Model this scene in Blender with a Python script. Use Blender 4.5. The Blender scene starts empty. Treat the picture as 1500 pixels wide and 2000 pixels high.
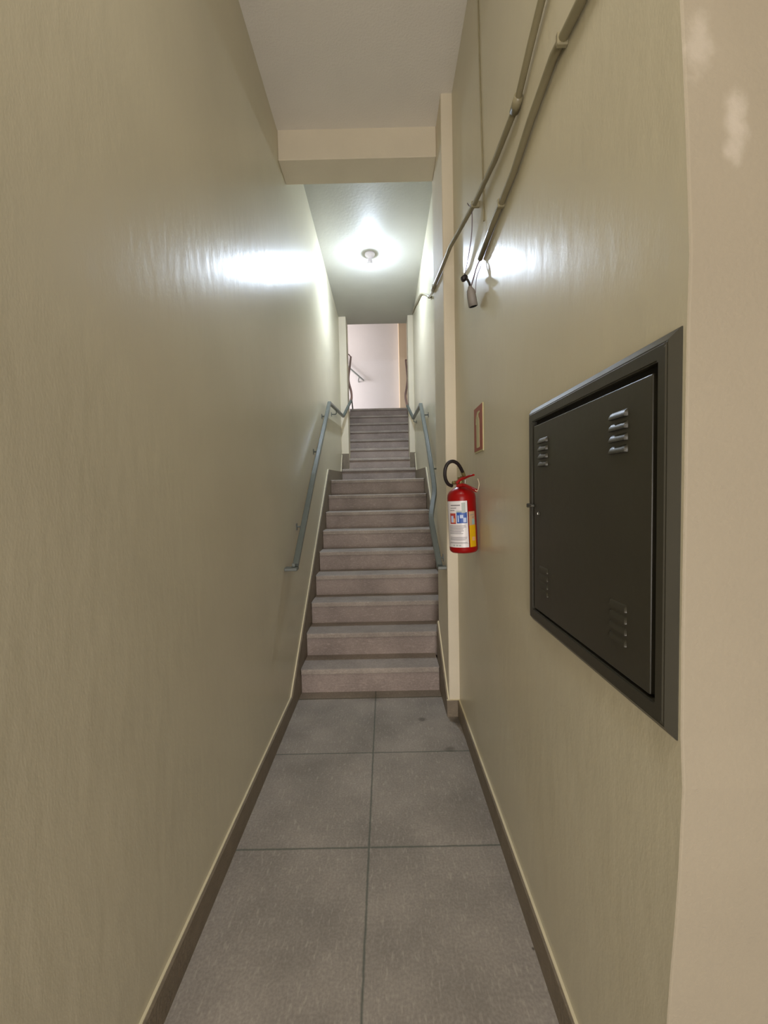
import bpy, bmesh, math, random
from mathutils import Vector, Matrix
random.seed(4)
C = bpy.context.scene.collection
scn = bpy.context.scene
PI = math.pi

# ------------------------------------------------------------------ camera
H = 1.44
cd = bpy.data.cameras.new('camera')
cam = bpy.data.objects.new('camera', cd); C.objects.link(cam)
cr = Vector((0.99976395, 0.00167243, -0.02166195))
cu = Vector((0.02156129, 0.04631463, 0.99869418))
cf = Vector((-0.00267352, 0.9989255, -0.04626764))
M = Matrix((( cr.x, cu.x, -cf.x, 0), (cr.y, cu.y, -cf.y, 0), (cr.z, cu.z, -cf.z, H), (0, 0, 0, 1)))
cam.matrix_world = M
cd.sensor_fit = 'VERTICAL'; cd.sensor_height = 24; cd.lens = 785.18*24/2000
cd.clip_start = 0.02
scn.camera = cam

# ------------------------------------------------------------------ world, lights, exposure
w = bpy.data.worlds.new('world'); scn.world = w; w.use_nodes = True
w.node_tree.nodes['Background'].inputs[0].default_value = (.75, .8, .9, 1)
w.node_tree.nodes['Background'].inputs[1].default_value = 0.0
vs = scn.view_settings
vs.view_transform = 'Standard'; vs.look = 'None'; vs.gamma = 1; vs.use_curve_mapping = False
vs.exposure = 0.22

def area(name, loc, rot, sx, sy, e, col, spread=PI):
    l = bpy.data.lights.new(name, 'AREA'); l.shape = 'RECTANGLE'; l.size = sx; l.size_y = sy
    l.energy = e; l.color = col; l.spread = spread
    o = bpy.data.objects.new(name, l); C.objects.link(o); o.location = loc; o.rotation_euler = rot
    return o
# daylight through the street doorway behind the camera
area('doorway_daylight', (-.02, -2.96, .90), (PI/2, 0, 0), 1.1, 1.7, 92, (1.0, .94, .90))
# unseen fill light, added above the camera to brighten the near passage
area('added_passage_fill', (-.1, 0.1, 3.70), (0, 0, 0), .5, .5, 13, (1.0, .93, .84))
# daylight of the upper hall, from its window on the left
area('upper_window_daylight', (-2.9, 7.9, 3.75), (0, -PI/2, 0), 1.0, 1.4, 120, (.98, .92, .97))
LAMP_STRENGTH = 2250

# ------------------------------------------------------------------ materials
def mat(name, col, rough=.5, metal=0, bump=0, bscale=60, var=0, vscale=5, spec=.5, coat=0):
    m = bpy.data.materials.new(name); m.use_nodes = True
    nt = m.node_tree; b = nt.nodes['Principled BSDF']
    b.inputs['Base Color'].default_value = (*col, 1)
    b.inputs['Roughness'].default_value = rough; b.inputs['Metallic'].default_value = metal
    b.inputs['Specular IOR Level'].default_value = spec
    b.inputs['Coat Weight'].default_value = coat
    tc = nt.nodes.new('ShaderNodeTexCoord')
    if var:
        n = nt.nodes.new('ShaderNodeTexNoise'); n.inputs['Scale'].default_value = vscale; n.inputs['Detail'].default_value = 6
        nt.links.new(tc.outputs['Object'], n.inputs['Vector'])
        r = nt.nodes.new('ShaderNodeValToRGB')
        r.color_ramp.elements[0].position = .3; r.color_ramp.elements[1].position = .7
        r.color_ramp.elements[0].color = (*[c*(1-var) for c in col], 1)
        r.color_ramp.elements[1].color = (*[min(1, c*(1+var)) for c in col], 1)
        nt.links.new(n.outputs['Fac'], r.inputs['Fac']); nt.links.new(r.outputs['Color'], b.inputs['Base Color'])
    if bump:
        n = nt.nodes.new('ShaderNodeTexNoise'); n.inputs['Scale'].default_value = bscale; n.inputs['Detail'].default_value = 3
        nt.links.new(tc.outputs['Object'], n.inputs['Vector'])
        bp = nt.nodes.new('ShaderNodeBump'); bp.inputs['Strength'].default_value = bump; bp.inputs['Distance'].default_value = .01
        nt.links.new(n.outputs['Fac'], bp.inputs['Height']); nt.links.new(bp.outputs['Normal'], b.inputs['Normal'])
    return m

def srgb(r, g, b):
    f = lambda v: (v/255/12.92) if v <= 10 else ((v/255+.055)/1.055)**2.4
    return (f(r), f(g), f(b))

CREAM = srgb(207, 200, 176)
def wall_mat():
    m = bpy.data.materials.new('cream_gloss_paint'); m.use_nodes = True
    nt = m.node_tree; N = nt.nodes; L = nt.links; b = N['Principled BSDF']
    tc = N.new('ShaderNodeTexCoord')
    n = N.new('ShaderNodeTexNoise'); n.inputs['Scale'].default_value = 1.6; n.inputs['Detail'].default_value = 4
    L.new(tc.outputs['Object'], n.inputs['Vector'])
    r = N.new('ShaderNodeValToRGB'); r.color_ramp.elements[0].position = .3; r.color_ramp.elements[1].position = .7
    r.color_ramp.elements[0].color = (*[c*.95 for c in CREAM], 1); r.color_ramp.elements[1].color = (*[c*1.05 for c in CREAM], 1)
    L.new(n.outputs['Fac'], r.inputs['Fac']); L.new(r.outputs['Color'], b.inputs['Base Color'])
    b.inputs['Roughness'].default_value = .30
    b.inputs['Specular IOR Level'].default_value = .23
    # roller texture, trowel marks and slow waves
    mp = N.new('ShaderNodeMapping'); mp.inputs['Rotation'].default_value = (.5, 0, 0); mp.inputs['Scale'].default_value = (1, 2.2, .8)
    L.new(tc.outputs['Object'], mp.inputs['Vector'])
    a = N.new('ShaderNodeTexNoise'); a.inputs['Scale'].default_value = 110; a.inputs['Detail'].default_value = 3
    L.new(mp.outputs['Vector'], a.inputs['Vector'])
    c = N.new('ShaderNodeTexNoise'); c.inputs['Scale'].default_value = 9; c.inputs['Detail'].default_value = 3
    L.new(mp.outputs['Vector'], c.inputs['Vector'])
    b1 = N.new('ShaderNodeBump'); b1.inputs['Strength'].default_value = .11; b1.inputs['Distance'].default_value = .0022
    b2 = N.new('ShaderNodeBump'); b2.inputs['Strength'].default_value = .13; b2.inputs['Distance'].default_value = .012
    L.new(c.outputs['Fac'], b2.inputs['Height']); L.new(a.outputs['Fac'], b1.inputs['Height'])
    L.new(b2.outputs['Normal'], b1.inputs['Normal']); L.new(b1.outputs['Normal'], b.inputs['Normal'])
    return m
M_wall = wall_mat()
M_mattewall = mat('cream_matte_paint', srgb(222, 212, 190), .7, bump=.12, bscale=140, var=.04, vscale=3)
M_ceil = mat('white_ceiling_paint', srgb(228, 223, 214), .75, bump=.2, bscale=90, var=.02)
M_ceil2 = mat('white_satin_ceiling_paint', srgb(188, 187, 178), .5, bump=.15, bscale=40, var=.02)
M_edge = mat('cream_paint_edge', srgb(226, 216, 184), .45)
M_pink = mat('pink_white_wall_paint', srgb(206, 204, 202), .6, bump=.1, bscale=30, var=.02, vscale=2)
M_tan = mat('peach_wall_paint', srgb(214, 194, 164), .6, bump=.1, bscale=30)
M_skirt = mat('brown_grey_skirting', srgb(126, 114, 96), .55, bump=.3, bscale=80, var=.12, vscale=18)

def stone_mat(name, col, streak=True, joints=False):
    m = bpy.data.materials.new(name); m.use_nodes = True
    nt = m.node_tree; N = nt.nodes; L = nt.links; b = N['Principled BSDF']
    tc = N.new('ShaderNodeTexCoord')
    big = N.new('ShaderNodeTexNoise'); big.inputs['Scale'].default_value = 3.5; big.inputs['Detail'].default_value = 6
    L.new(tc.outputs['Object'], big.inputs['Vector'])
    r = N.new('ShaderNodeValToRGB'); r.color_ramp.elements[0].position = .32; r.color_ramp.elements[1].position = .68
    r.color_ramp.elements[0].color = (*[c*.80 for c in col], 1); r.color_ramp.elements[1].color = (*[c*1.16 for c in col], 1)
    L.new(big.outputs['Fac'], r.inputs['Fac'])
    fine = N.new('ShaderNodeTexNoise'); fine.inputs['Scale'].default_value = 120; fine.inputs['Detail'].default_value = 2
    L.new(tc.outputs['Object'], fine.inputs['Vector'])
    rf = N.new('ShaderNodeValToRGB'); rf.color_ramp.elements[0].position = .35; rf.color_ramp.elements[1].position = .72
    rf.color_ramp.elements[0].color = (.88, .88, .88, 1); rf.color_ramp.elements[1].color = (1.12, 1.12, 1.12, 1)
    L.new(fine.outputs['Fac'], rf.inputs['Fac'])
    mx = N.new('ShaderNodeMix'); mx.data_type = 'RGBA'; mx.blend_type = 'MULTIPLY'; mx.inputs[0].default_value = 1
    L.new(r.outputs['Color'], mx.inputs[6]); L.new(rf.outputs['Color'], mx.inputs[7])
    last = mx.outputs[2]
    # light worn flecks drawn out along the passage
    mp = N.new('ShaderNodeMapping'); mp.inputs['Scale'].default_value = (1, .28, 1) if streak else (.3, 1, 1)
    L.new(tc.outputs['Object'], mp.inputs['Vector'])
    fl = N.new('ShaderNodeTexNoise'); fl.inputs['Scale'].default_value = 95; fl.inputs['Detail'].default_value = 3
    L.new(mp.outputs['Vector'], fl.inputs['Vector'])
    rr = N.new('ShaderNodeValToRGB'); rr.color_ramp.elements[0].position = .56; rr.color_ramp.elements[1].position = .72
    rr.color_ramp.elements[0].color = (0, 0, 0, 1); rr.color_ramp.elements[1].color = (.3, .3, .3, 1)
    L.new(fl.outputs['Fac'], rr.inputs['Fac'])
    m2 = N.new('ShaderNodeMix'); m2.data_type = 'RGBA'
    L.new(rr.outputs['Color'], m2.inputs[0]); L.new(last, m2.inputs[6]); m2.inputs[7].default_value = (*[min(1, c*1.9) for c in col], 1)
    last = m2.outputs[2]
    hb = fine.outputs['Fac']
    if joints:
        sp = N.new('ShaderNodeSeparateXYZ'); L.new(tc.outputs['Object'], sp.inputs[0])
        wob = N.new('ShaderNodeTexNoise'); wob.inputs['Scale'].default_value = 25; L.new(tc.outputs['Object'], wob.inputs['Vector'])
        def mth(op, a, bb=None, cc=None):
            q = N.new('ShaderNodeMath'); q.operation = op
            for i, v in enumerate((a, bb, cc)):
                if v is None: continue
                if isinstance(v, (int, float)): q.inputs[i].default_value = v
                else: L.new(v, q.inputs[i])
            return q.outputs[0]
        wv = mth('MULTIPLY', mth('SUBTRACT', wob.outputs['Fac'], .5), .004)
        x = mth('ABSOLUTE', mth('ADD', mth('ADD', sp.outputs[0], .095), wv))
        y = mth('ADD', mth('ADD', sp.outputs[1], -1.573+6.0), wv)
        y = mth('ABSOLUTE', mth('SUBTRACT', mth('MODULO', mth('ADD', y, .3), .6), .3))
        d = mth('MINIMUM', x, y)
        mask = mth('SUBTRACT', 1, mth('SMOOTH_MIN', mth('DIVIDE', d, .0065), 1, .1)); mask = mth('MULTIPLY', mth('MAXIMUM', mask, 0), .8)
        m3 = N.new('ShaderNodeMix'); m3.data_type = 'RGBA'
        L.new(mask, m3.inputs[0]); L.new(last, m3.inputs[6]); m3.inputs[7].default_value = (*srgb(70, 82, 72), 1)
        last = m3.outputs[2]
        # grime blots: by the pilaster foot, on the third slab, small dark spots
        for (sx, sy, sr, k) in ((.44, 2.47, .075, .65), (.209, 2.49, .03, .5), (.436, 1.20, .006, .8), (.337, 2.19, .035, .45), (-.1, 2.77, .05, .2), (.31, .99, .006, .7), (.30, 1.7, .2, .15)):
            v = N.new('ShaderNodeVectorMath'); v.operation = 'DISTANCE'; L.new(tc.outputs['Object'], v.inputs[0]); v.inputs[1].default_value = (sx, sy, 0)
            q = mth('MULTIPLY', mth('MAXIMUM', mth('SUBTRACT', 1, mth('DIVIDE', mth('ADD', v.outputs['Value'], mth('MULTIPLY', mth('SUBTRACT', wob.outputs['Fac'], .5), sr)), sr)), 0), k)
            q = mth('MINIMUM', mth('MULTIPLY', q, 1.6), k)
            mm = N.new('ShaderNodeMix'); mm.data_type = 'RGBA'
            L.new(q, mm.inputs[0]); L.new(last, mm.inputs[6]); mm.inputs[7].default_value = (*srgb(62, 54, 44), 1)
            last = mm.outputs[2]
    L.new(last, b.inputs['Base Color'])
    b.inputs['Roughness'].default_value = .62; b.inputs['Specular IOR Level'].default_value = .35
    bp = N.new('ShaderNodeBump'); bp.inputs['Strength'].default_value = .2; bp.inputs['Distance'].default_value = .001
    L.new(hb, bp.inputs['Height']); L.new(bp.outputs['Normal'], b.inputs['Normal'])
    return m
M_floor = stone_mat('grey_cement_tiles', srgb(158, 150, 140), joints=True)
M_step = stone_mat('worn_granite_steps', srgb(164, 153, 143), streak=False)
M_riser = stone_mat('worn_granite_risers', srgb(158, 144, 136), streak=False)

M_rail = mat('grey_enamel_rail', srgb(102, 108, 103), .33, .0, bump=.05, bscale=40, var=.05, vscale=10)
M_railbrown = mat('brown_primer_patch', srgb(130, 100, 92), .45)
M_cab = mat('dark_olive_enamel', srgb(58, 56, 47), .34, 0, bump=.04, bscale=25, var=.05, vscale=8)
M_dark = mat('dark_gap', srgb(14, 13, 11), .8)
M_chrome = mat('chrome', srgb(200, 198, 190), .25, 1)
M_red = mat('red_enamel', srgb(150, 4, 6), .3, 0, spec=.35, coat=.1)
M_darkred = mat('dark_red_enamel', srgb(150, 20, 18), .3)
M_rubber = mat('black_rubber', srgb(28, 20, 22), .5)
M_brass = mat('brass', srgb(150, 140, 95), .38, .7)
M_white = mat('white_paper', srgb(226, 222, 224), .35)
M_inkgrey = mat('grey_ink', srgb(140, 136, 140), .5)
M_inklight = mat('pale_grey_green_ink', srgb(176, 186, 182), .5)
M_inkred = mat('red_ink', srgb(176, 70, 62), .45)
M_inkblue = mat('blue_ink', srgb(30, 80, 165), .45)
M_inkpale = mat('pale_blue_ink', srgb(185, 200, 235), .45)
M_peach = mat('peach_ink', srgb(220, 170, 120), .45)
M_yellow = mat('yellow_sticker', srgb(214, 170, 10), .4, var=.06, vscale=40)
M_beige = mat('beige_sticker', srgb(190, 160, 125), .45)
M_teal = mat('pale_teal_ink', srgb(150, 180, 175), .45)
M_signred = mat('faded_red_sign', srgb(160, 84, 66), .5, var=.08, vscale=30)
M_signpale = mat('pale_photoluminescent_plastic', srgb(196, 190, 146), .5)
M_pipe = mat('cream_painted_pipe', srgb(142, 134, 106), .35, bump=.1, bscale=50, var=.05, vscale=12)
M_wire = mat('grey_violet_wire', srgb(120, 108, 112), .45)
M_socket = mat('grey_plastic_socket', srgb(136, 130, 124), .5)
M_lampbase = mat('pale_lamp_base', srgb(236, 230, 244), .5)
M_strap = mat('white_plastic_strap', srgb(214, 200, 172), .4)
def emis(name, col, s):
    m = bpy.data.materials.new(name); m.use_nodes = True
    b = m.node_tree.nodes['Principled BSDF']; b.inputs['Emission Color'].default_value = (*col, 1); b.inputs['Emission Strength'].default_value = s
    b.inputs['Base Color'].default_value = (.8, .8, .8, 1)
    return m
M_bulb = emis('glowing_bulb', (.70, .82, 1.0), LAMP_STRENGTH)
M_wood = mat('brown_door_wood', srgb(110, 80, 55), .5, var=.1)

# end face of the right wall: matte, with pale filler patches
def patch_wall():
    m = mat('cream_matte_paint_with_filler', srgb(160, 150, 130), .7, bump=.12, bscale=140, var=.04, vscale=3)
    N = m.node_tree.nodes; L = m.node_tree.links; b = N['Principled BSDF']
    last = b.inputs['Base Color'].links[0].from_socket
    tc = [n for n in N if n.type == 'TEX_COORD'][0]
    for (x, z, sx, sz, k) in ((.526, 1.972, .018, .060, .42), (.478, 2.10, .022, .05, .32)):
        mp = N.new('ShaderNodeMapping'); mp.inputs['Location'].default_value = (-x/sx, 0, -z/sz); mp.inputs['Scale'].default_value = (1/sx, 0, 1/sz)
        L.new(tc.outputs['Object'], mp.inputs['Vector'])
        nz = N.new('ShaderNodeTexNoise'); nz.inputs['Scale'].default_value = 28; nz.inputs['Detail'].default_value = 4; L.new(tc.outputs['Object'], nz.inputs['Vector'])
        sb = N.new('ShaderNodeVectorMath'); sb.operation = 'ADD'; L.new(mp.outputs[0], sb.inputs[0])
        s2 = N.new('ShaderNodeVectorMath'); s2.operation = 'MULTIPLY_ADD'; L.new(nz.outputs['Color'], s2.inputs[0]); s2.inputs[1].default_value = (2.0, 0, 2.0); s2.inputs[2].default_value = (-1.0, 0, -1.0)
        L.new(s2.outputs[0], sb.inputs[1])
        ln = N.new('ShaderNodeVectorMath'); ln.operation = 'LENGTH'; L.new(sb.outputs[0], ln.inputs[0])
        r = N.new('ShaderNodeMapRange'); r.interpolation_type = 'SMOOTHSTEP'
        r.inputs[1].default_value = .25; r.inputs[2].default_value = 1.25; r.inputs[3].default_value = k; r.inputs[4].default_value = 0
        L.new(ln.outputs['Value'], r.inputs[0])
        mx = N.new('ShaderNodeMix'); mx.data_type = 'RGBA'; L.new(r.outputs[0], mx.inputs[0]); L.new(last, mx.inputs[6])
        mx.inputs[7].default_value = (*srgb(216, 206, 192), 1); last = mx.outputs[2]
    L.new(last, b.inputs['Base Color'])
    return m
M_patch = patch_wall()

# ------------------------------------------------------------------ helpers
def obj(name, bm, mats, parent=None, smooth=False, normals=True):
    if normals: bmesh.ops.recalc_face_normals(bm, faces=bm.faces)
    me = bpy.data.meshes.new(name); bm.to_mesh(me); bm.free()
    for m in (mats if isinstance(mats, (list, tuple)) else [mats]): me.materials.append(m)
    if smooth:
        for p in me.polygons: p.use_smooth = True
    o = bpy.data.objects.new(name, me); C.objects.link(o)
    if parent is not None:
        o.parent = parent
        o.matrix_parent_inverse = Matrix.Translation(-world_loc(parent))
    return o
def world_loc(o): return Vector(o.location)
def struct(name, bm, mats, smooth=False):
    o = obj(name, bm, mats, smooth=smooth); o['kind'] = 'structure'; return o
def thing(name, label, cat, loc, group=None):
    o = bpy.data.objects.new(name, None); C.objects.link(o); o.location = loc; o.empty_display_size = .05
    o['label'] = label; o['category'] = cat
    if group: o['group'] = group
    return o
def box(bm, x0, x1, y0, y1, z0, z1, mi=0, bev=0, seg=1):
    v = [bm.verts.new(p) for p in ((x0,y0,z0),(x1,y0,z0),(x1,y1,z0),(x0,y1,z0),(x0,y0,z1),(x1,y0,z1),(x1,y1,z1),(x0,y1,z1))]
    fs = [bm.faces.new([v[i] for i in q]) for q in ((0,3,2,1),(4,5,6,7),(0,1,5,4),(1,2,6,5),(2,3,7,6),(3,0,4,7))]
    for f in fs: f.material_index = mi
    if bev:
        es = list({e for f in fs for e in f.edges})
        bmesh.ops.bevel(bm, geom=es, offset=bev, segments=seg, affect='EDGES', profile=.5)
    return fs
def BOX(*a, **k):
    bm = bmesh.new(); box(bm, *a, **k); return bm
def prism_x(bm, poly, x0, x1, mi=0, top_mi=None):
    """polygon in (y,z) extruded along x"""
    a = [bm.verts.new((x0, y, z)) for y, z in poly]; b = [bm.verts.new((x1, y, z)) for y, z in poly]
    bm.faces.new(a).material_index = mi; bm.faces.new(b[::-1]).material_index = mi
    n = len(poly)
    for i in range(n):
        f = bm.faces.new((a[i], b[i], b[(i+1) % n], a[(i+1) % n]))
        f.material_index = mi
        if top_mi is not None and i in top_mi: f.material_index = 1
def prism_z(bm, poly, z0, z1):
    a = [bm.verts.new((x, y, z0)) for x, y in poly]; b = [bm.verts.new((x, y, z1)) for x, y in poly]
    bm.faces.new(a); bm.faces.new(b[::-1]); n = len(poly)
    for i in range(n): bm.faces.new((a[i], a[(i+1) % n], b[(i+1) % n], b[i]))
def sweep(bm, pts, prof, up=Vector((0, 0, 1)), caps=True, mi=0, transport=False):
    """sweep a closed 2-D profile along a polyline, mitred"""
    pts = [Vector(p) for p in pts]; n = len(pts); rings = []
    prevN = None
    for i, p in enumerate(pts):
        if i == 0: t = (pts[1]-p).normalized(); k = 1; 
        elif i == n-1: t = (p-pts[i-1]).normalized(); k = 1
        else:
            a = (p-pts[i-1]).normalized(); b = (pts[i+1]-p).normalized(); t = (a+b)
            t = t.normalized() if t.length > 1e-6 else a
            k = 1/max(.35, math.cos(a.angle(b)/2))
        if transport and prevN is not None:
            s = (prevN - t*prevN.dot(t)).normalized()
        else:
            s = t.cross(up)
            s = s.normalized() if s.length > 1e-4 else t.cross(Vector((0, 1, 0))).normalized()
        prevN = s
        q = s.cross(t).normalized()
        # stretch the ring in the bend plane only
        bd = None
        if 0 < i < n-1:
            bd = (pts[i+1]-p).normalized()-(p-pts[i-1]).normalized()
            bd = bd.normalized() if bd.length > 1e-4 else None
        ring = []
        for (u_, v_) in prof:
            d = s*u_+q*v_
            if bd is not None: d = d+bd*(d.dot(bd))*(k-1)
            ring.append(bm.verts.new(p+d))
        rings.append(ring)
    m = len(prof)
    for i in range(n-1):
        for j in range(m):
            f = bm.faces.new((rings[i][j], rings[i][(j+1) % m], rings[i+1][(j+1) % m], rings[i+1][j])); f.material_index = mi
    if caps:
        bm.faces.new(rings[0][::-1]).material_index = mi; bm.faces.new(rings[-1]).material_index = mi
def circ(r, n=12): return [(r*math.cos(2*PI*i/n), r*math.sin(2*PI*i/n)) for i in range(n)]
def rrect(w_, h_, b): 
    w_, h_ = w_/2, h_/2
    return [(-w_+b,-h_),(w_-b,-h_),(w_,-h_+b),(w_,h_-b),(w_-b,h_),(-w_+b,h_),(-w_,h_-b),(-w_,-h_+b)]
def smoothpts(P, k=8):
    P = [Vector(p) for p in P]; out = []
    for i in range(len(P)-1):
        p0 = P[max(i-1, 0)]; p1 = P[i]; p2 = P[i+1]; p3 = P[min(i+2, len(P)-1)]
        for j in range(k):
            t = j/k
            out.append(.5*((2*p1)+(-p0+p2)*t+(2*p0-5*p1+4*p2-p3)*t*t+(-p0+3*p1-3*p2+p3)*t**3))
    out.append(P[-1]); return out
def tube(pts, r, n=12, k=8, smooth=True):
    bm = bmesh.new(); sweep(bm, smoothpts(pts, k) if smooth else pts, circ(r, n), transport=True); return bm
def lathe(bm, prof, seg=32, mi=0, mat4=None, cap=True):
    rings = []
    for r, z in prof:
        if r < 1e-6: rings.append([bm.verts.new((0, 0, z))])
        else: rings.append([bm.verts.new((r*math.cos(2*PI*i/seg), r*math.sin(2*PI*i/seg), z)) for i in range(seg)])
    fs = []
    for a, b in zip(rings, rings[1:]):
        for i in range(seg):
            j = (i+1) % seg
            if len(a) == 1 and len(b) == 1: continue
            if len(a) == 1: fs.append(bm.faces.new((a[0], b[i], b[j])))
            elif len(b) == 1: fs.append(bm.faces.new((a[i], a[j], b[0])))
            else: fs.append(bm.faces.new((a[i], a[j], b[j], b[i])))
    for f in fs: f.material_index = mi
    if mat4 is not None:
        bmesh.ops.transform(bm, matrix=mat4, verts=[v for r in rings for v in r])

# ------------------------------------------------------------------ the setting
XL, XR, XP, XR2 = -.654, .4546, .387, .49
CZ, CZ2 = 3.832, 4.163
YP, YP2 = 2.53, 2.99
YC = .615
UF = 3.08       # upper hall floor
UC = 5.9        # upper hall ceiling

# left wall
bm = bmesh.new(); box(bm, XL-.15, XL, -3.0, 8.0, 0, UC); struct('wall_left', bm, M_wall)
# right wall of the passage, its near corner slightly uneven; end face towards the hall is matte
bm = bmesh.new()
crease = [(0, .640), (.54, .636), (.64, .629), (.74, .620), (.83, .614), (.97, .608), (1.05, .613), (1.2, .614), (1.5, .612), (1.67, .611), (1.78, .608), (1.84, .611), (1.96, .618), (2.07, .626), (2.17, .634), (3.0, .64), (CZ, .64)]
gl = [(bm.verts.new((XR, y, z)), bm.verts.new((XR, YP+.1, z)), bm.verts.new((XR+.0018, y-.0014, z)), bm.verts.new((XR+.004, y-.0022, z)), bm.verts.new((3.0, y-.0022, z)), bm.verts.new((3.0, YP+.1, z))) for z, y in crease]
for a, b in zip(gl, gl[1:]):
    bm.faces.new((a[0], a[1], b[1], b[0])).material_index = 0
    f = bm.faces.new((a[2], a[0], b[0], b[2])); f.material_index = 1
    bm.faces.new((a[3], a[2], b[2], b[3])).material_index = 1
    bm.faces.new((a[4], a[3], b[3], b[4])).material_index = 1
    bm.faces.new((a[1], a[5], b[5], b[1])).material_index = 0
    bm.faces.new((a[5], a[4], b[4], b[5])).material_index = 1
bm.faces.new([gl[0][i] for i in (0, 2, 3, 4, 5, 1)]); bm.faces.new([gl[-1][i] for i in (0, 2, 3, 4, 5, 1)])
struct('wall_right', bm, [M_wall, M_patch])
# right wall beside the stairs
bm = bmesh.new(); box(bm, XR2, XR2+.15, YP+.1, 8.0, 0, UC); struct('wall_stairs_right', bm, M_wall)
# pilaster where the stairs begin
bm = bmesh.new()
box(bm, XP, XR2+.0, YP, YP2, 0, CZ2, bev=.004)
struct('trim_1', bm, M_mattewall)
# beam
bm = bmesh.new(); box(bm, XL, XP, 2.747, 2.962, 3.6436, CZ2, bev=.004); struct('trim_2', bm, M_mattewall)
# floor
bm = bmesh.new(); box(bm, XL-.1, 3.0, -3.0, 3.2, -.1, 0); struct('floor', bm, M_floor)
# ceilings
bm = bmesh.new(); box(bm, XL-.1, 3.0, -3.0, 2.747, CZ, CZ+.3); struct('ceiling', bm, M_ceil)
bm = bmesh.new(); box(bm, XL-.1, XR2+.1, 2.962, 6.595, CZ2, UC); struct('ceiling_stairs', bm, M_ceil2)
# hall behind the camera
bm = bmesh.new(); box(bm, 3.0, 3.15, -3.15, YP, 0, CZ); struct('wall_hall_right', bm, M_mattewall)
bm = bmesh.new()
box(bm, XL-.15, -.60, -3.15, -3.0, 0, CZ); box(bm, .56, 3.15, -3.15, -3.0, 0, CZ); box(bm, -.60, .56, -3.15, -3.0, 2.1, CZ)
struct('wall_back', bm, M_mattewall)
# pilasters at the top opening
for nm, a, b in (('trim_3', XL, -.542), ('trim_4', .407, XR2)):
    bm = bmesh.new(); box(bm, a, b, 6.3, 6.59, 1.7, CZ2, bev=.003); struct(nm, bm, M_mattewall)
# upper hall
bm = bmesh.new(); box(bm, -3.0, 2.2, 8.05, 9.2, UF-.15, UF-.001); struct('floor_upper', bm, M_step)
bm = bmesh.new(); box(bm, -3.0, .365, 8.9, 9.05, UF-.1, UC); struct('wall_upper_back', bm, M_pink)
bm = bmesh.new(); box(bm, .365, 2.2, 8.72, 9.05, UF-.1, UC, bev=.006); struct('wall_upper_right', bm, M_tan)
bm = bmesh.new(); box(bm, -3.15, -3.0, 6.6, 9.05, UF-.1, UC); struct('wall_upper_left', bm, M_pink)
bm = bmesh.new(); box(bm, 2.2, 2.35, 6.6, 9.05, UF-.1, UC); struct('wall_upper_end', bm, M_pink)
bm = bmesh.new(); box(bm, -3.15, 2.35, 6.6, 9.05, UC, UC+.1); struct('ceiling_upper', bm, M_ceil)
bm = bmesh.new(); box(bm, -3.0, XL-.15, 6.5, 6.6, UF-.1, UC); box(bm, XR2+.15, 2.2, 6.5, 6.6, UF-.1, UC); struct('wall_upper_front', bm, M_pink)
bm = bmesh.new(); box(bm, -3.0, XL-.15, 6.6, 8.05, UF-.15, UF-.001); box(bm, XR2+.15, 2.2, 6.6, 8.05, UF-.15, UF-.001); struct('floor_upper_sides', bm, M_step)

# baseboards, their top edge painted cream
def bb(bm, x0, x1, y0, y1, z0=0, z1=.104):
    box(bm, x0, x1, y0, y1, z0, z1)
    if (x1-x0) < .03: xa, xb = ((x0, x0+.008) if x0 < 0 else (x1-.008, x1)); ya, yb = y0, y1
    else: xa, xb = x0, x1; ya, yb = y1-.008, y1
    box(bm, xa, xb, ya, yb, z1-.002, z1+.003, mi=1)
bm = bmesh.new()
prism_x(bm, [(-3.0, 0), (2.6, 0), (2.95, 0), (4.75, 1.2), (6.3, 1.6), (6.3, 2.07), (6.09, 1.78), (4.67, 1.73), (2.60, .104), (-3.0, .104)], XL, XL+.017)
prism_x(bm, [(6.3, 2.068), (6.09, 1.778), (4.67, 1.728), (2.60, .102), (-3.0, .102), (-3.0, .107), (2.598, .107), (4.67, 1.735), (6.088, 1.785), (6.3, 2.078)], XL, XL+.008, mi=1)
struct('baseboard_left', bm, [M_skirt, M_edge])
bm = bmesh.new(); bb(bm, XR-.015, XR, .66, YP-.014); struct('baseboard_right', bm, [M_skirt, M_edge])
bm = bmesh.new()
bb(bm, XP-.016, XR, YP-.015, YP)
prism_x(bm, [(YP, 0), (YP2, 0), (YP2, .467), (YP, .104)], XP-.016, XP)
prism_x(bm, [(YP, .102), (YP2, .465), (YP2, .473), (YP, .108)], XP-.008, XP, mi=1)
struct('baseboard_pilaster', bm, [M_skirt, M_edge])
bm = bmesh.new()
prism_x(bm, [(YP2, 0), (4.75, 1.2), (6.3, 1.6), (6.3, 2.07), (6.09, 1.78), (4.67, 1.73), (4.03, 1.16), (3.7, .87), (YP2, .42)], XR2-.017, XR2)
prism_x(bm, [(6.3, 2.068), (6.09, 1.778), (4.67, 1.728), (4.03, 1.158), (3.7, .868), (YP2, .418), (YP2, .427), (3.7, .877), (4.03, 1.167), (4.67, 1.735), (6.088, 1.785), (6.3, 2.078)], XR2-.008, XR2, mi=1)
struct('baseboard_stairs_right', bm, [M_skirt, M_edge])
bm = bmesh.new(); bb(bm, XL, -.542, 6.285, 6.3, 1.8, 2.07); struct('baseboard_opening_left', bm, [M_skirt, M_edge])
bm = bmesh.new(); bb(bm, .407, XR2, 6.285, 6.3, 1.8, 2.07); struct('baseboard_opening_right', bm, [M_skirt, M_edge])
bm = bmesh.new(); bb(bm, XR+.03, 3.0, .605, .632); struct('baseboard_hall', bm, [M_skirt, M_edge])

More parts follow.
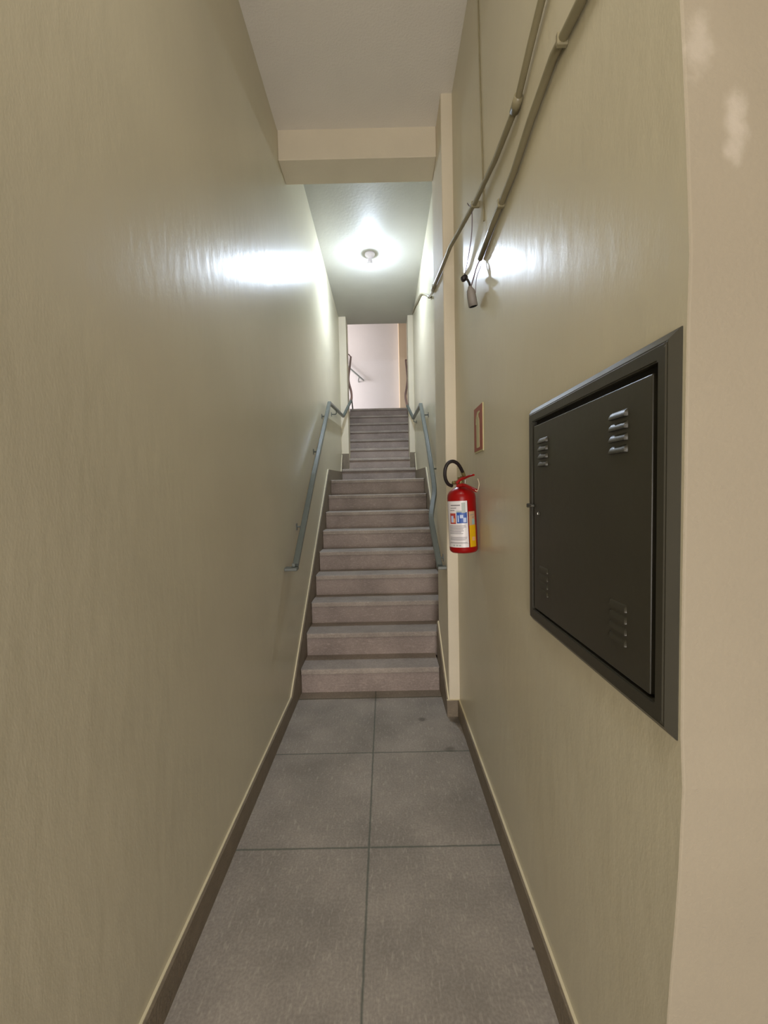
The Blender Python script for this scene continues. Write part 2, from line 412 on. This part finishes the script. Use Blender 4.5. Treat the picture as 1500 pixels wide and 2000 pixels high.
# street door leaf, standing open behind the camera
bm = bmesh.new(); box(bm, .58, .63, -2.995, -1.9, 0.005, 2.09, bev=.004); d1 = struct('door_1', bm, M_wood)
bm = bmesh.new(); box(bm, .56, .579, -2.0, -1.95, .95, 1.15, bev=.004); obj('door_handle', bm, M_chrome, d1)

# ------------------------------------------------------------------ staircase
D, R_, T_ = 2.85, .179, .24
stairs = thing('staircase', 'long worn grey stone staircase rising between the cream walls to the upper hall', 'stairs', (-.08, D, 0))
SL, SR = XL+.019, XR2-.019
tops = [R_*(k+1) for k in range(9)]                      # lower flight
ys = [D+T_*k for k in range(9)]
z2, y2 = 1.82, 6.08
tops += [z2+.18*k for k in range(8)]; ys += [y2+.25*k for k in range(8)]
def nosed(x0, x1, y0, y1, z0, z1, r=.012):
    """tread slab with a rounded front edge and rounded front corners"""
    bm = bmesh.new(); box(bm, x0, x1, y0, y1, z0, z1)
    es = [e for e in bm.edges if all(abs(v.co.y-y0) < 1e-6 for v in e.verts)]
    bmesh.ops.bevel(bm, geom=es, offset=r, segments=3, affect='EDGES', profile=.5)
    return bm
for k in range(17):
    zt = tops[k]; zb = 0 if k == 0 else (tops[k-1] if k != 9 else 1.62)
    y = ys[k]; yn = ys[k+1] if k < 16 else 8.1
    if k == 8: zt_ = 1.62; tops_l = zt_
    x1 = SR if y > YP2-.02 else XP-.018
    if k == 0: x1 = XP-.018
    bm = BOX(SL, x1, y+.020, y+.06, zb-.02 if k else 0, zt-.034); o = obj('riser', bm, M_riser, stairs)
    th = .042
    depth = (yn-y)+.05
    if k == 8: # landing slab, level with the ninth step
        bm = nosed(SL, SR, y-.003, y2+.05, zt-th, zt); obj('landing', bm, M_step, stairs)
    else:
        if k == 0:
            bm = nosed(SL, x1, y-.004, yn+.03, zt-th, zt)
        else:
            bm = nosed(SL, x1, y-.004, y+depth, zt-th, zt)
        obj('tread', bm, M_step, stairs)

# ------------------------------------------------------------------ handrails
def bracket(parent, p, wallx, mats=M_rail):
    """rod from under the rail, bent to the wall, with a small wall plate"""
    p = Vector(p); s = 1 if wallx > p.x else -1
    pts = [p+Vector((0, 0, -.012)), p+Vector((0, 0, -.05)), Vector((p.x+s*.012, p.y, p.z-.06)), Vector((wallx-s*.002, p.y, p.z-.06))]
    bm = bmesh.new(); sweep(bm, pts, circ(.006, 8), transport=True)
    box(bm, min(wallx, wallx-s*.004), max(wallx, wallx-s*.004), p.y-.018, p.y+.018, p.z-.085, p.z-.035, bev=.001)
    obj('bracket', bm, mats, parent)
def interp(P, y):
    for a, b in zip(P, P[1:]):
        if a[1] <= y <= b[1]:
            t = (y-a[1])/(b[1]-a[1]); return tuple(a[i]+(b[i]-a[i])*t for i in range(3))
PR = rrect(.038, .030, .005)
LR = [(-.59, 2.60, .985), (-.59, 3.36, 1.60), (-.59, 4.50, 2.455)]
LR2 = [(-.59, 4.50, 2.455), (-.59, 6.03, 2.594), (-.49, 6.28, 2.88)]
up_l = [(-.49, 6.28, 2.88), (-.485, 6.38, 2.96), (-.51, 6.60, 3.112), (-.56, 6.86, 3.30), (-.585, 7.10, 3.48), (-.593, 7.54, 3.793), (-.604, 7.99, 4.117)]
rl = thing('handrail', 'grey steel handrail on the left wall with a kink above the landing', 'handrail', (XL, 2.6, 0))
bm = bmesh.new(); sweep(bm, LR+LR2[1:], PR); obj('rail', bm, M_rail, rl)
bm = bmesh.new(); sweep(bm, smoothpts(up_l, 5), rrect(.034, .03, .005)); obj('upper_rail', bm, M_railbrown, rl)['label'] = 'brownish upper length of the rail'
bm = bmesh.new(); box(bm, XL, -.572, 2.55, 2.615, .955, .975, bev=.003); box(bm, -.612, -.59, 2.585, 2.61, .975, 1.0, bev=.003); obj('end_plate', bm, M_rail, rl)
bm = bmesh.new(); sweep(bm, [(-.604, 7.985, 4.11), (-.632, 7.985, 4.155), (XL, 7.985, 4.17)], circ(.010, 8)); obj('end_hook', bm, M_railbrown, rl)
for y in (2.95, 3.76, 4.34): bracket(rl, interp(LR, y), XL)
for y in (5.15,): bracket(rl, interp(LR2, y), XL)
bracket(rl, (-.592, 7.45, 3.73), XL)
bm = bmesh.new(); sweep(bm, [(-.60, 7.93, 3.26), (-.585, 7.92, UF)], circ(.012, 8)); obj('post', bm, M_cab, rl)['label'] = 'short dark post on the top step'
RR = [(.345, 2.58, .965), (.338, 2.80, 1.135), (.338, 2.95, 1.25), (.365, 3.08, 1.345), (.398, 3.22, 1.455), (.408, 3.45, 1.63), (.415, 3.9, 1.975), (.418, 4.48, 2.41)]
RR2 = [(.418, 4.48, 2.41), (.452, 6.05, 2.545), (.376, 6.25, 2.78)]
up_r = [(.376, 6.25, 2.78), (.370, 6.40, 2.88), (.370, 6.60, 3.017), (.41, 6.88, 3.22), (.446, 7.19, 3.442), (.458, 7.54, 3.69), (.466, 8.0, 4.03)]
rr_ = thing('handrail', 'grey steel handrail on the right wall starting beside the pilaster', 'handrail', (XR2, 2.58, 0))
bm = bmesh.new(); sweep(bm, RR[:1]+smoothpts(RR[1:6], 5)+RR[6:]+RR2[1:], PR); obj('rail', bm, M_rail, rr_)
bm = bmesh.new(); sweep(bm, smoothpts(up_r, 5), rrect(.032, .028, .005)); obj('upper_rail', bm, M_railbrown, rr_)['label'] = 'brownish upper length of the rail'
bm = bmesh.new(); box(bm, .33, XP, 2.55, 2.60, .945, .965, bev=.003); obj('end_plate', bm, M_rail, rr_)
bm = bmesh.new(); sweep(bm, [(.455, 7.99, 4.035), (XR2+.0, 7.99, 4.035)], circ(.014, 8)); obj('end_hook', bm, M_railbrown, rr_)
bracket(rr_, interp(RR, 2.70), XP)
for y in (3.55, 4.38): bracket(rr_, interp(RR, y), XR2)
bracket(rr_, interp(RR2, 5.95), XR2); bracket(rr_, (.37, 6.42, 2.89), .407)
# rail on the far wall
fr = thing('handrail', 'short dark sloping handrail on the far pink wall at the top', 'handrail', (-.5, 8.9, UF))
bm = bmesh.new(); sweep(bm, [(-1.05, 8.83, 4.50), (-.72, 8.83, 4.18), (-.40, 8.83, 3.89)], rrect(.03, .03, .005)); obj('rail', bm, M_rail, fr)
bm = bmesh.new(); sweep(bm, [(-.50, 8.83, 3.965), (-.515, 8.83, 3.90), (-.515, 8.90, 3.88)], circ(.010, 8)); obj('bracket', bm, M_rail, fr)

# ------------------------------------------------------------------ ceiling lamp
lp = thing('ceiling_lamp', 'small bare bulb in a round holder on the ceiling above the stairs', 'lamp', (-.11, 4.70, CZ2))
T0 = Matrix.Translation((-.11, 4.70, CZ2))
bm = bmesh.new(); lathe(bm, [(0, 0), (.056, 0), (.058, -.012), (.050, -.028), (.028, -.036), (.022, -.052), (0, -.052)], 28, mat4=T0); lathe(bm, [(.018, -.050), (.022, -.062), (.030, -.100), (.036, -.118), (.0365, -.126), (0, -.1255)], 28, mat4=T0); obj('lamp_base', bm, M_lampbase, lp, smooth=True)
bm = bmesh.new(); lathe(bm, [(0, -.1262), (.034, -.1262), (.0345, -.131), (.031, -.140), (.022, -.146), (.010, -.149), (0, -.150)], 24, mat4=T0); obj('bulb', bm, M_bulb, lp, smooth=True)

# ------------------------------------------------------------------ pipes and wires on the right wall
def clip(parent, p, r, wallx):
    bm = bmesh.new(); box(bm, p[0]-r-.002, wallx, p[1]-.006, p[1]+.006, p[2]-r-.003, p[2]+r+.003, bev=.002); obj('clip', bm, M_pipe, parent)
ca = thing('conduit', 'upper cream painted pipe running across the right wall and past the pilaster', 'pipe', (XR, 1.5, 2.7))
pa = [(.440, .20, 2.93), (.440, .80, 2.80), (.440, 1.117, 2.724), (.440, 1.20, 2.697), (.440, 1.324, 2.648), (.438, 1.557, 2.672), (.430, 1.873, 2.73), (.385, 2.25, 2.77), (.372, 2.45, 2.775), (.372, 2.70, 2.83), (.372, 2.93, 2.88), (.40, 3.15, 2.97), (.475, 3.98, 3.33)]
bm = bmesh.new(); sweep(bm, pa, circ(.0105, 12), transport=True); obj('pipe', bm, M_pipe, ca, smooth=True)
bm = bmesh.new(); sweep(bm, [(.440, 1.30, 2.656), (.440, 1.345, 2.650)], circ(.015, 12)); obj('coupling', bm, M_pipe, ca, smooth=True)
bm = bmesh.new(); sweep(bm, [(.475, 3.95, 3.315), (.475, 4.02, 3.345)], circ(.015, 12)); obj('coupling', bm, M_pipe, ca, smooth=True)
bm = tube([(.475, 3.98, 3.33), (.474, 4.2, 3.45), (.473, 4.6, 3.66), (.474, 4.9, 3.79), (.475, 5.3, 3.90), (.476, 5.8, 4.05), (.476, 6.2, 4.14)], .011); obj('flexible_end', bm, M_pipe, ca, smooth=True)
for p in ((.440, .95, 2.765), (.430, 1.873, 2.73), (.372, 2.86, 2.866)): clip(ca, p, .0105, XR if p[1] < 2.4 else XP)
cb = thing('conduit', 'lower cream painted pipe ending open above the hanging lamp holder', 'pipe', (XR, 1.2, 2.48))
pb = [(.442, .20, 2.44), (.442, .905, 2.480), (.442, 1.047, 2.512), (.442, 1.206, 2.500), (.442, 1.353, 2.475), (.442, 1.622, 2.475), (.442, 1.82, 2.462)]
bm = bmesh.new(); sweep(bm, pb, circ(.0115, 12), transport=True); obj('pipe', bm, M_pipe, cb, smooth=True)
for p in ((.442, 1.0, 2.50), (.442, 1.5, 2.475)): clip(cb, p, .0115, XR)
tc_ = thing('wall_cable', 'thin painted cable running straight down the right wall from the ceiling', 'cable', (XR, 1.83, 2.6))
bm = tube([(XR-.003, 1.862, CZ), (XR-.003, 1.835, 3.30), (XR-.003, 1.80, 2.85), (XR-.003, 1.785, 2.60)], .003, 8); obj('cable', bm, M_pipe, tc_, smooth=True)
hs = thing('hanging_lamp_holder', 'loose grey lamp holder dangling on thin wires from the open pipe end', 'lamp holder', (.43, 1.9, 2.40))
bm = tube([(.42, 1.965, 2.80), (.435, 1.985, 2.80), (.43, 1.93, 2.765), (.427, 1.90, 2.68), (.424, 1.915, 2.60), (.41, 1.96, 2.50), (.404, 1.975, 2.475)], .0022, 6); obj('wire', bm, M_wire, hs, smooth=True)
bm = tube([(.442, 1.825, 2.460), (.43, 1.84, 2.435), (.422, 1.87, 2.40), (.415, 1.90, 2.372)], .003, 6); obj('wire', bm, M_wire, hs, smooth=True)
bm = tube([(.442, 1.822, 2.460), (.444, 1.815, 2.43), (.430, 1.84, 2.39), (.428, 1.85, 2.33)], .0018, 6); obj('wire', bm, M_wire, hs, smooth=True)
bm = bmesh.new(); lathe(bm, [(0, -.014), (.011, -.014), (.014, -.006), (.014, .010), (.008, .015), (0, .015)], 16, mat4=Matrix.Translation((.402, 1.97, 2.458)) @ Matrix.Rotation(1.0, 4, 'Y')); obj('cap', bm, M_rubber, hs, smooth=True)['label'] = 'black cap'
bm = tube([(.405, 1.968, 2.455), (.41, 1.945, 2.44), (.414, 1.915, 2.405), (.415, 1.90, 2.375)], .0055, 8); obj('neck', bm, M_rubber, hs, smooth=True)
Th = Matrix.Translation((.4195, 1.895, 2.335)) @ Matrix.Rotation(-.20, 4, 'Y') @ Matrix.Rotation(.12, 4, 'X')
bm = bmesh.new(); lathe(bm, [(0, .046), (.008, .046), (.012, .036), (.019, .026), (.021, 0), (.021, -.042), (.018, -.043)], 20, mat4=Th)
lathe(bm, [(.018, -.043), (.017, -.02), (0, -.02)], 20, mi=1, mat4=Th); obj('holder_shell', bm, [M_socket, M_dark], hs, smooth=True)

# ------------------------------------------------------------------ fire extinguisher sign
sg = thing('fire_extinguisher_sign', 'small red sign with a pale extinguisher picture on the right wall', 'sign', (XR, 1.92, 1.73))
YA, YB, ZA, ZB = 1.835, 2.005, 1.625, 1.843
bm = bmesh.new(); box(bm, XR-.005, XR, YA, YB, ZA, ZB, bev=.001); obj('sign_plate', bm, M_signpale, sg)
bm = bmesh.new(); box(bm, XR-.006, XR-.0045, YA+.002, YB-.002, ZA+.008, ZB-.003); obj('red_field', bm, M_signred, sg)
bm = bmesh.new(); yc = 1.922
sil = [(-.020, 0), (.020, 0), (.024, .006), (.024, .112), (.018, .126), (.009, .133), (.009, .143), (.030, .150), (.028, .156), (.006, .156), (-.006, .156), (-.012, .150), (-.030, .132), (-.034, .105), (-.030, .105), (-.025, .128), (-.011, .142), (-.010, .133), (-.018, .126), (-.024, .112), (-.024, .006)]
prism_x(bm, [(yc-a*1.15, ZA+.022+b*1.08) for a, b in sil], XR-.0075, XR-.0055)
obj('pictogram', bm, M_signpale, sg)

# ------------------------------------------------------------------ fire extinguisher
ex = thing('fire_extinguisher', 'red fire extinguisher with white and yellow labels hung beside the pilaster', 'fire extinguisher', (.38, 1.97, 1.14))
tilt = Matrix.Translation((.384, 1.97, 1.145)) @ Matrix.Rotation(-.035, 4, 'Y')
RE = .0685
def TE(v): return tilt @ Vector(v)
bm = bmesh.new()
lathe(bm, [(0, .004), (.045, .002), (.058, 0), (RE-.003, .006), (RE, .014), (RE, .268), (RE-.002, .282), (RE-.010, .298), (RE-.024, .309), (.032, .316), (.024, .320), (.022, .330), (0, .330)], 48, mat4=tilt)
obj('cylinder', bm, M_red, ex, smooth=True)
CA = math.atan2(-1.97, -.384)   # direction of the camera seen from the cylinder
def patch(bm, a0, a1, z0, z1, off, mi, n=10):
    """sticker piece on the cylinder; angles in degrees, positive = to the right as seen from the passage"""
    vs_ = []
    for i in range(n+1):
        a = CA + math.radians(a0+(a1-a0)*i/n)
        r = RE+off
        vs_.append((bm.verts.new(TE((r*math.cos(a), r*math.sin(a), z0))), bm.verts.new(TE((r*math.cos(a), r*math.sin(a), z1)))))
    for p, q in zip(vs_, vs_[1:]):
        f = bm.faces.new((p[0], q[0], q[1], p[1])); f.material_index = mi; f.smooth = True
MATL = [M_white, M_inkgrey, M_inklight, M_inkred, M_inkblue, M_inkpale, M_peach, M_dark]
bm = bmesh.new(); o1, o2, o3 = .0006, .0010, .0014
patch(bm, -80, 22, .030, .252, o1, 0, 20)
patch(bm, -1, 14, .195, .244, o2, 2)
for (a, b, z, t) in ((-48, -6, .232, .0055), (-50, -22, .219, .004), (-52, -30, .208, .004)): patch(bm, a, b, z-t/2, z+t/2, o2, 1)
patch(bm, -54, -26, .143, .194, o2, 3); patch(bm, -48, -36, .150, .182, o3, 5, 4); patch(bm, -36, -29, .150, .170, o3, 6, 4)
patch(bm, -22, 19, .146, .198, o2, 4); patch(bm, -18, -13, .152, .184, o3, 5, 4); patch(bm, -9, 4, .170, .186, o3, 5, 4); patch(bm, 4, 16, .150, .172, o3, 5, 4); patch(bm, -22, 8, .198, .206, o2, 2)
z = .134
for i, ln in enumerate((12, 14, 10, 2, 4, 0, 1, None, None, 16, 14, 15, None, 16)):
    if ln is not None: patch(bm, -60, ln-6*(i % 3 == 2), z-.0013, z+.0013, o2, 1)
    z -= .0062
patch(bm, -70, 21, .0485, .0500, o2, 1)
for a in (-44, -30, -18): patch(bm, a, a+9, .036, .043, o2, 2, 3)
patch(bm, 22, 23.5, .030, .252, o2, 7, 3)
obj('white_label', bm, MATL, ex, normals=False)
bm = bmesh.new(); MATY = [M_yellow, M_beige, M_teal, M_inkgrey, M_peach]
patch(bm, 27, 60, .030, .134, o1, 0); patch(bm, 27, 58, .134, .200, o1, 1); patch(bm, 40, 54, .138, .164, o2, 2); patch(bm, 42, 52, .170, .174, o2, 3); patch(bm, 32, 52, .182, .185, o2, 3); patch(bm, 38, 54, .060, .078, o2, 4)
obj('yellow_label', bm, MATY, ex, normals=False)
bm = bmesh.new(); lathe(bm, [(0, .328), (.017, .328), (.019, .334), (.017, .344), (.013, .348), (.013, .366), (.009, .370), (0, .370)], 20, mat4=tilt)
obj('valve', bm, M_brass, ex, smooth=True)
bm = tube([TE((0, 0, .346)), TE((-.012, -.012, .345)), TE((-.032, -.03, .340)), TE((-.044, -.036, .342))], .0095, 10); obj('hose_fitting', bm, M_brass, ex, smooth=True)
# hose loop; points found in the plane of the loop, facing the passage
Ry = 1.92
def at(px, py, Y):
    # pixel to point at a given distance, used to take proportions off the photograph
    d = cf + cr*((px-750)/785.18) - cu*((py-1000)/785.18)
    t = Y/d.y; return (d.x*t, Y, H+d.z*t)
hose = [at(883, 949, 1.93), at(875, 945, 1.915), at(869.5, 933, 1.90), at(869.5, 917, 1.89), at(875, 905, 1.89), at(884, 901, 1.895), at(893, 905, 1.905), at(899, 913, 1.92), at(903.5, 922, 1.935)]
bm = tube(hose, .0082, 14, 6); obj('hose', bm, M_rubber, ex, smooth=True)
bm = tube([at(903, 921, 1.935), at(906, 929, 1.945), at(908, 933, 1.95)], .0092, 12); obj('nozzle', bm, M_brass, ex, smooth=True)
def bar(bm, p, q, wd, th):
    sweep(bm, [p, q], rrect(wd, th, .002))
bm = bmesh.new()
sweep(bm, [at(892, 944, 1.93), at(897, 938, 1.925), at(903, 934.5, 1.915), at(909, 933, 1.905)], rrect(.014, .013, .003), transport=True)
sweep(bm, [at(908, 933.5, 1.905), at(917, 929.5, 1.875), at(925, 927.5, 1.85)], rrect(.013, .009, .003), transport=True)
obj('squeeze_lever', bm, M_darkred, ex)
bm = bmesh.new(); sweep(bm, [at(893, 949, 1.93), at(904, 947, 1.915), at(911, 949, 1.895), at(921, 954, 1.865), at(930, 958, 1.835)], rrect(.020, .015, .004), transport=True); obj('carry_handle', bm, M_darkred, ex)
bm = bmesh.new(); bar(bm, at(907, 934, 1.92), at(903, 945, 1.92), .006, .004); bar(bm, at(909, 936, 1.915), at(908, 945, 1.915), .004, .003); obj('safety_pin', bm, M_chrome, ex)
bm = tube([at(928, 957, 1.82), at(932, 959, 1.82), at(934.5, 953, 1.83), at(935.5, 944, 1.84), at(933, 935, 1.85)], .0018, 8); obj('seal_strap', bm, M_strap, ex, smooth=True)
# ------------------------------------------------------------------ electrical cabinet
cab = thing('electrical_cabinet', 'dark olive metal meter cabinet door set in the right wall', 'cabinet', (XR, .92, 1.05))
oy0, oy1, oz0, oz1 = .618, 1.236, 1.040, 1.682
XF = XR-.0160
def ringrect(y0, y1, z0, z1, x): return [(x, y0, z0), (x, y1, z0), (x, y1, z1), (x, y0, z1)]
bm = bmesh.new()
levels = [ringrect(oy0, oy1, oz0, oz1, XR+.002), ringrect(oy0, oy1, oz0, oz1, XR-.002), ringrect(oy0+.013, oy1-.013, oz0+.017, oz1-.017, XF), ringrect(oy0+.034, oy1-.038, oz0+.044, oz1-.042, XF), ringrect(oy0+.034, oy1-.038, oz0+.044, oz1-.042, XR+.002)]
vv = [[bm.verts.new(p) for p in l] for l in levels]
for li, (a, b) in enumerate(zip(vv, vv[1:])):
    for i in range(4):
        f = bm.faces.new((a[i], a[(i+1) % 4], b[(i+1) % 4], b[i])); f.material_index = 0
edges = [e for e in bm.edges if all(abs(v.co.x-XF) < 1e-5 for v in e.verts)]
bmesh.ops.bevel(bm, geom=edges, offset=.0025, segments=2, affect='EDGES')
obj('frame', bm, M_cab, cab)
bm = BOX(XR-.0006, XR+.001, oy0+.02, oy1-.02, oz0+.02, oz1-.02); obj('recess_back', bm, M_dark, cab)
dy0, dy1, dz0, dz1 = .665, 1.189, 1.090, 1.626
XD = XF+.002
bm = BOX(XD, XR-.001, dy0, dy1, dz0, dz1, bev=.0022, seg=2); door = obj('door', bm, M_cab, cab)
def louver(y0, y1, ztop, h=.0135, d=.0075):
    bm = bmesh.new()
    n = 6; rows = []
    for i in range(n+1):
        t = i/n; x = XD-d*math.sin(t*PI/2)**.8; zz = ztop-h*t
        yi = .004*(1-t)+.0015
        rows.append((bm.verts.new((XD, y0, zz)), bm.verts.new((x, y0+yi, zz)), bm.verts.new((x, y1-yi, zz)), bm.verts.new((XD, y1, zz))))
    for a, b in zip(rows, rows[1:]):
        for j in range(3):
            if j in (0, 2) or True:
                try: bm.faces.new((a[j], a[j+1], b[j+1], b[j]))
                except ValueError: pass
    f = bm.faces.new(rows[-1]); f.material_index = 1
    bmesh.ops.remove_doubles(bm, verts=bm.verts, dist=1e-6)
    o = obj('louver', bm, [M_cab, M_dark], door, smooth=False)
for (a, b) in ((.731, .787), (1.088, 1.148)):
    for zt in (1.584, 1.224):
        for i in range(4): louver(a, b, zt-.0215*i, d=.0065 if zt > 1.4 else .0035)
bm = BOX(XF-.010, XF, 1.178, 1.215, 1.390, 1.3985, bev=.002, seg=2)
box(bm, XF-.010, XF+.004, 1.212, 1.220, 1.388, 1.4005, bev=.002); obj('latch', bm, M_cab, cab)
bm = bmesh.new(); lathe(bm, [(0, 0), (.006, 0), (.007, .002), (.005, .004), (0, .004)], 20, mat4=Matrix.Translation((XD, 1.150, 1.372)) @ Matrix.Rotation(-PI/2, 4, 'Y')); obj('lock', bm, M_cab, door, smooth=True)
bm = bmesh.new(); box(bm, XD-.0050, XD-.0040, 1.1485, 1.1515, 1.370, 1.376); obj('keyhole', bm, M_chrome, door)

# ------------------------------------------------------------------ panel added for the fill light, out of view above the camera
hl = thing('ceiling_lamp', 'unseen flat square panel added on the passage ceiling for the fill light above the camera', 'lamp', (-.1, .1, CZ))
bm = BOX(-.38, .18, -.18, .38, CZ-.10, CZ, bev=.005); obj('fill_housing', bm, M_ceil, hl)
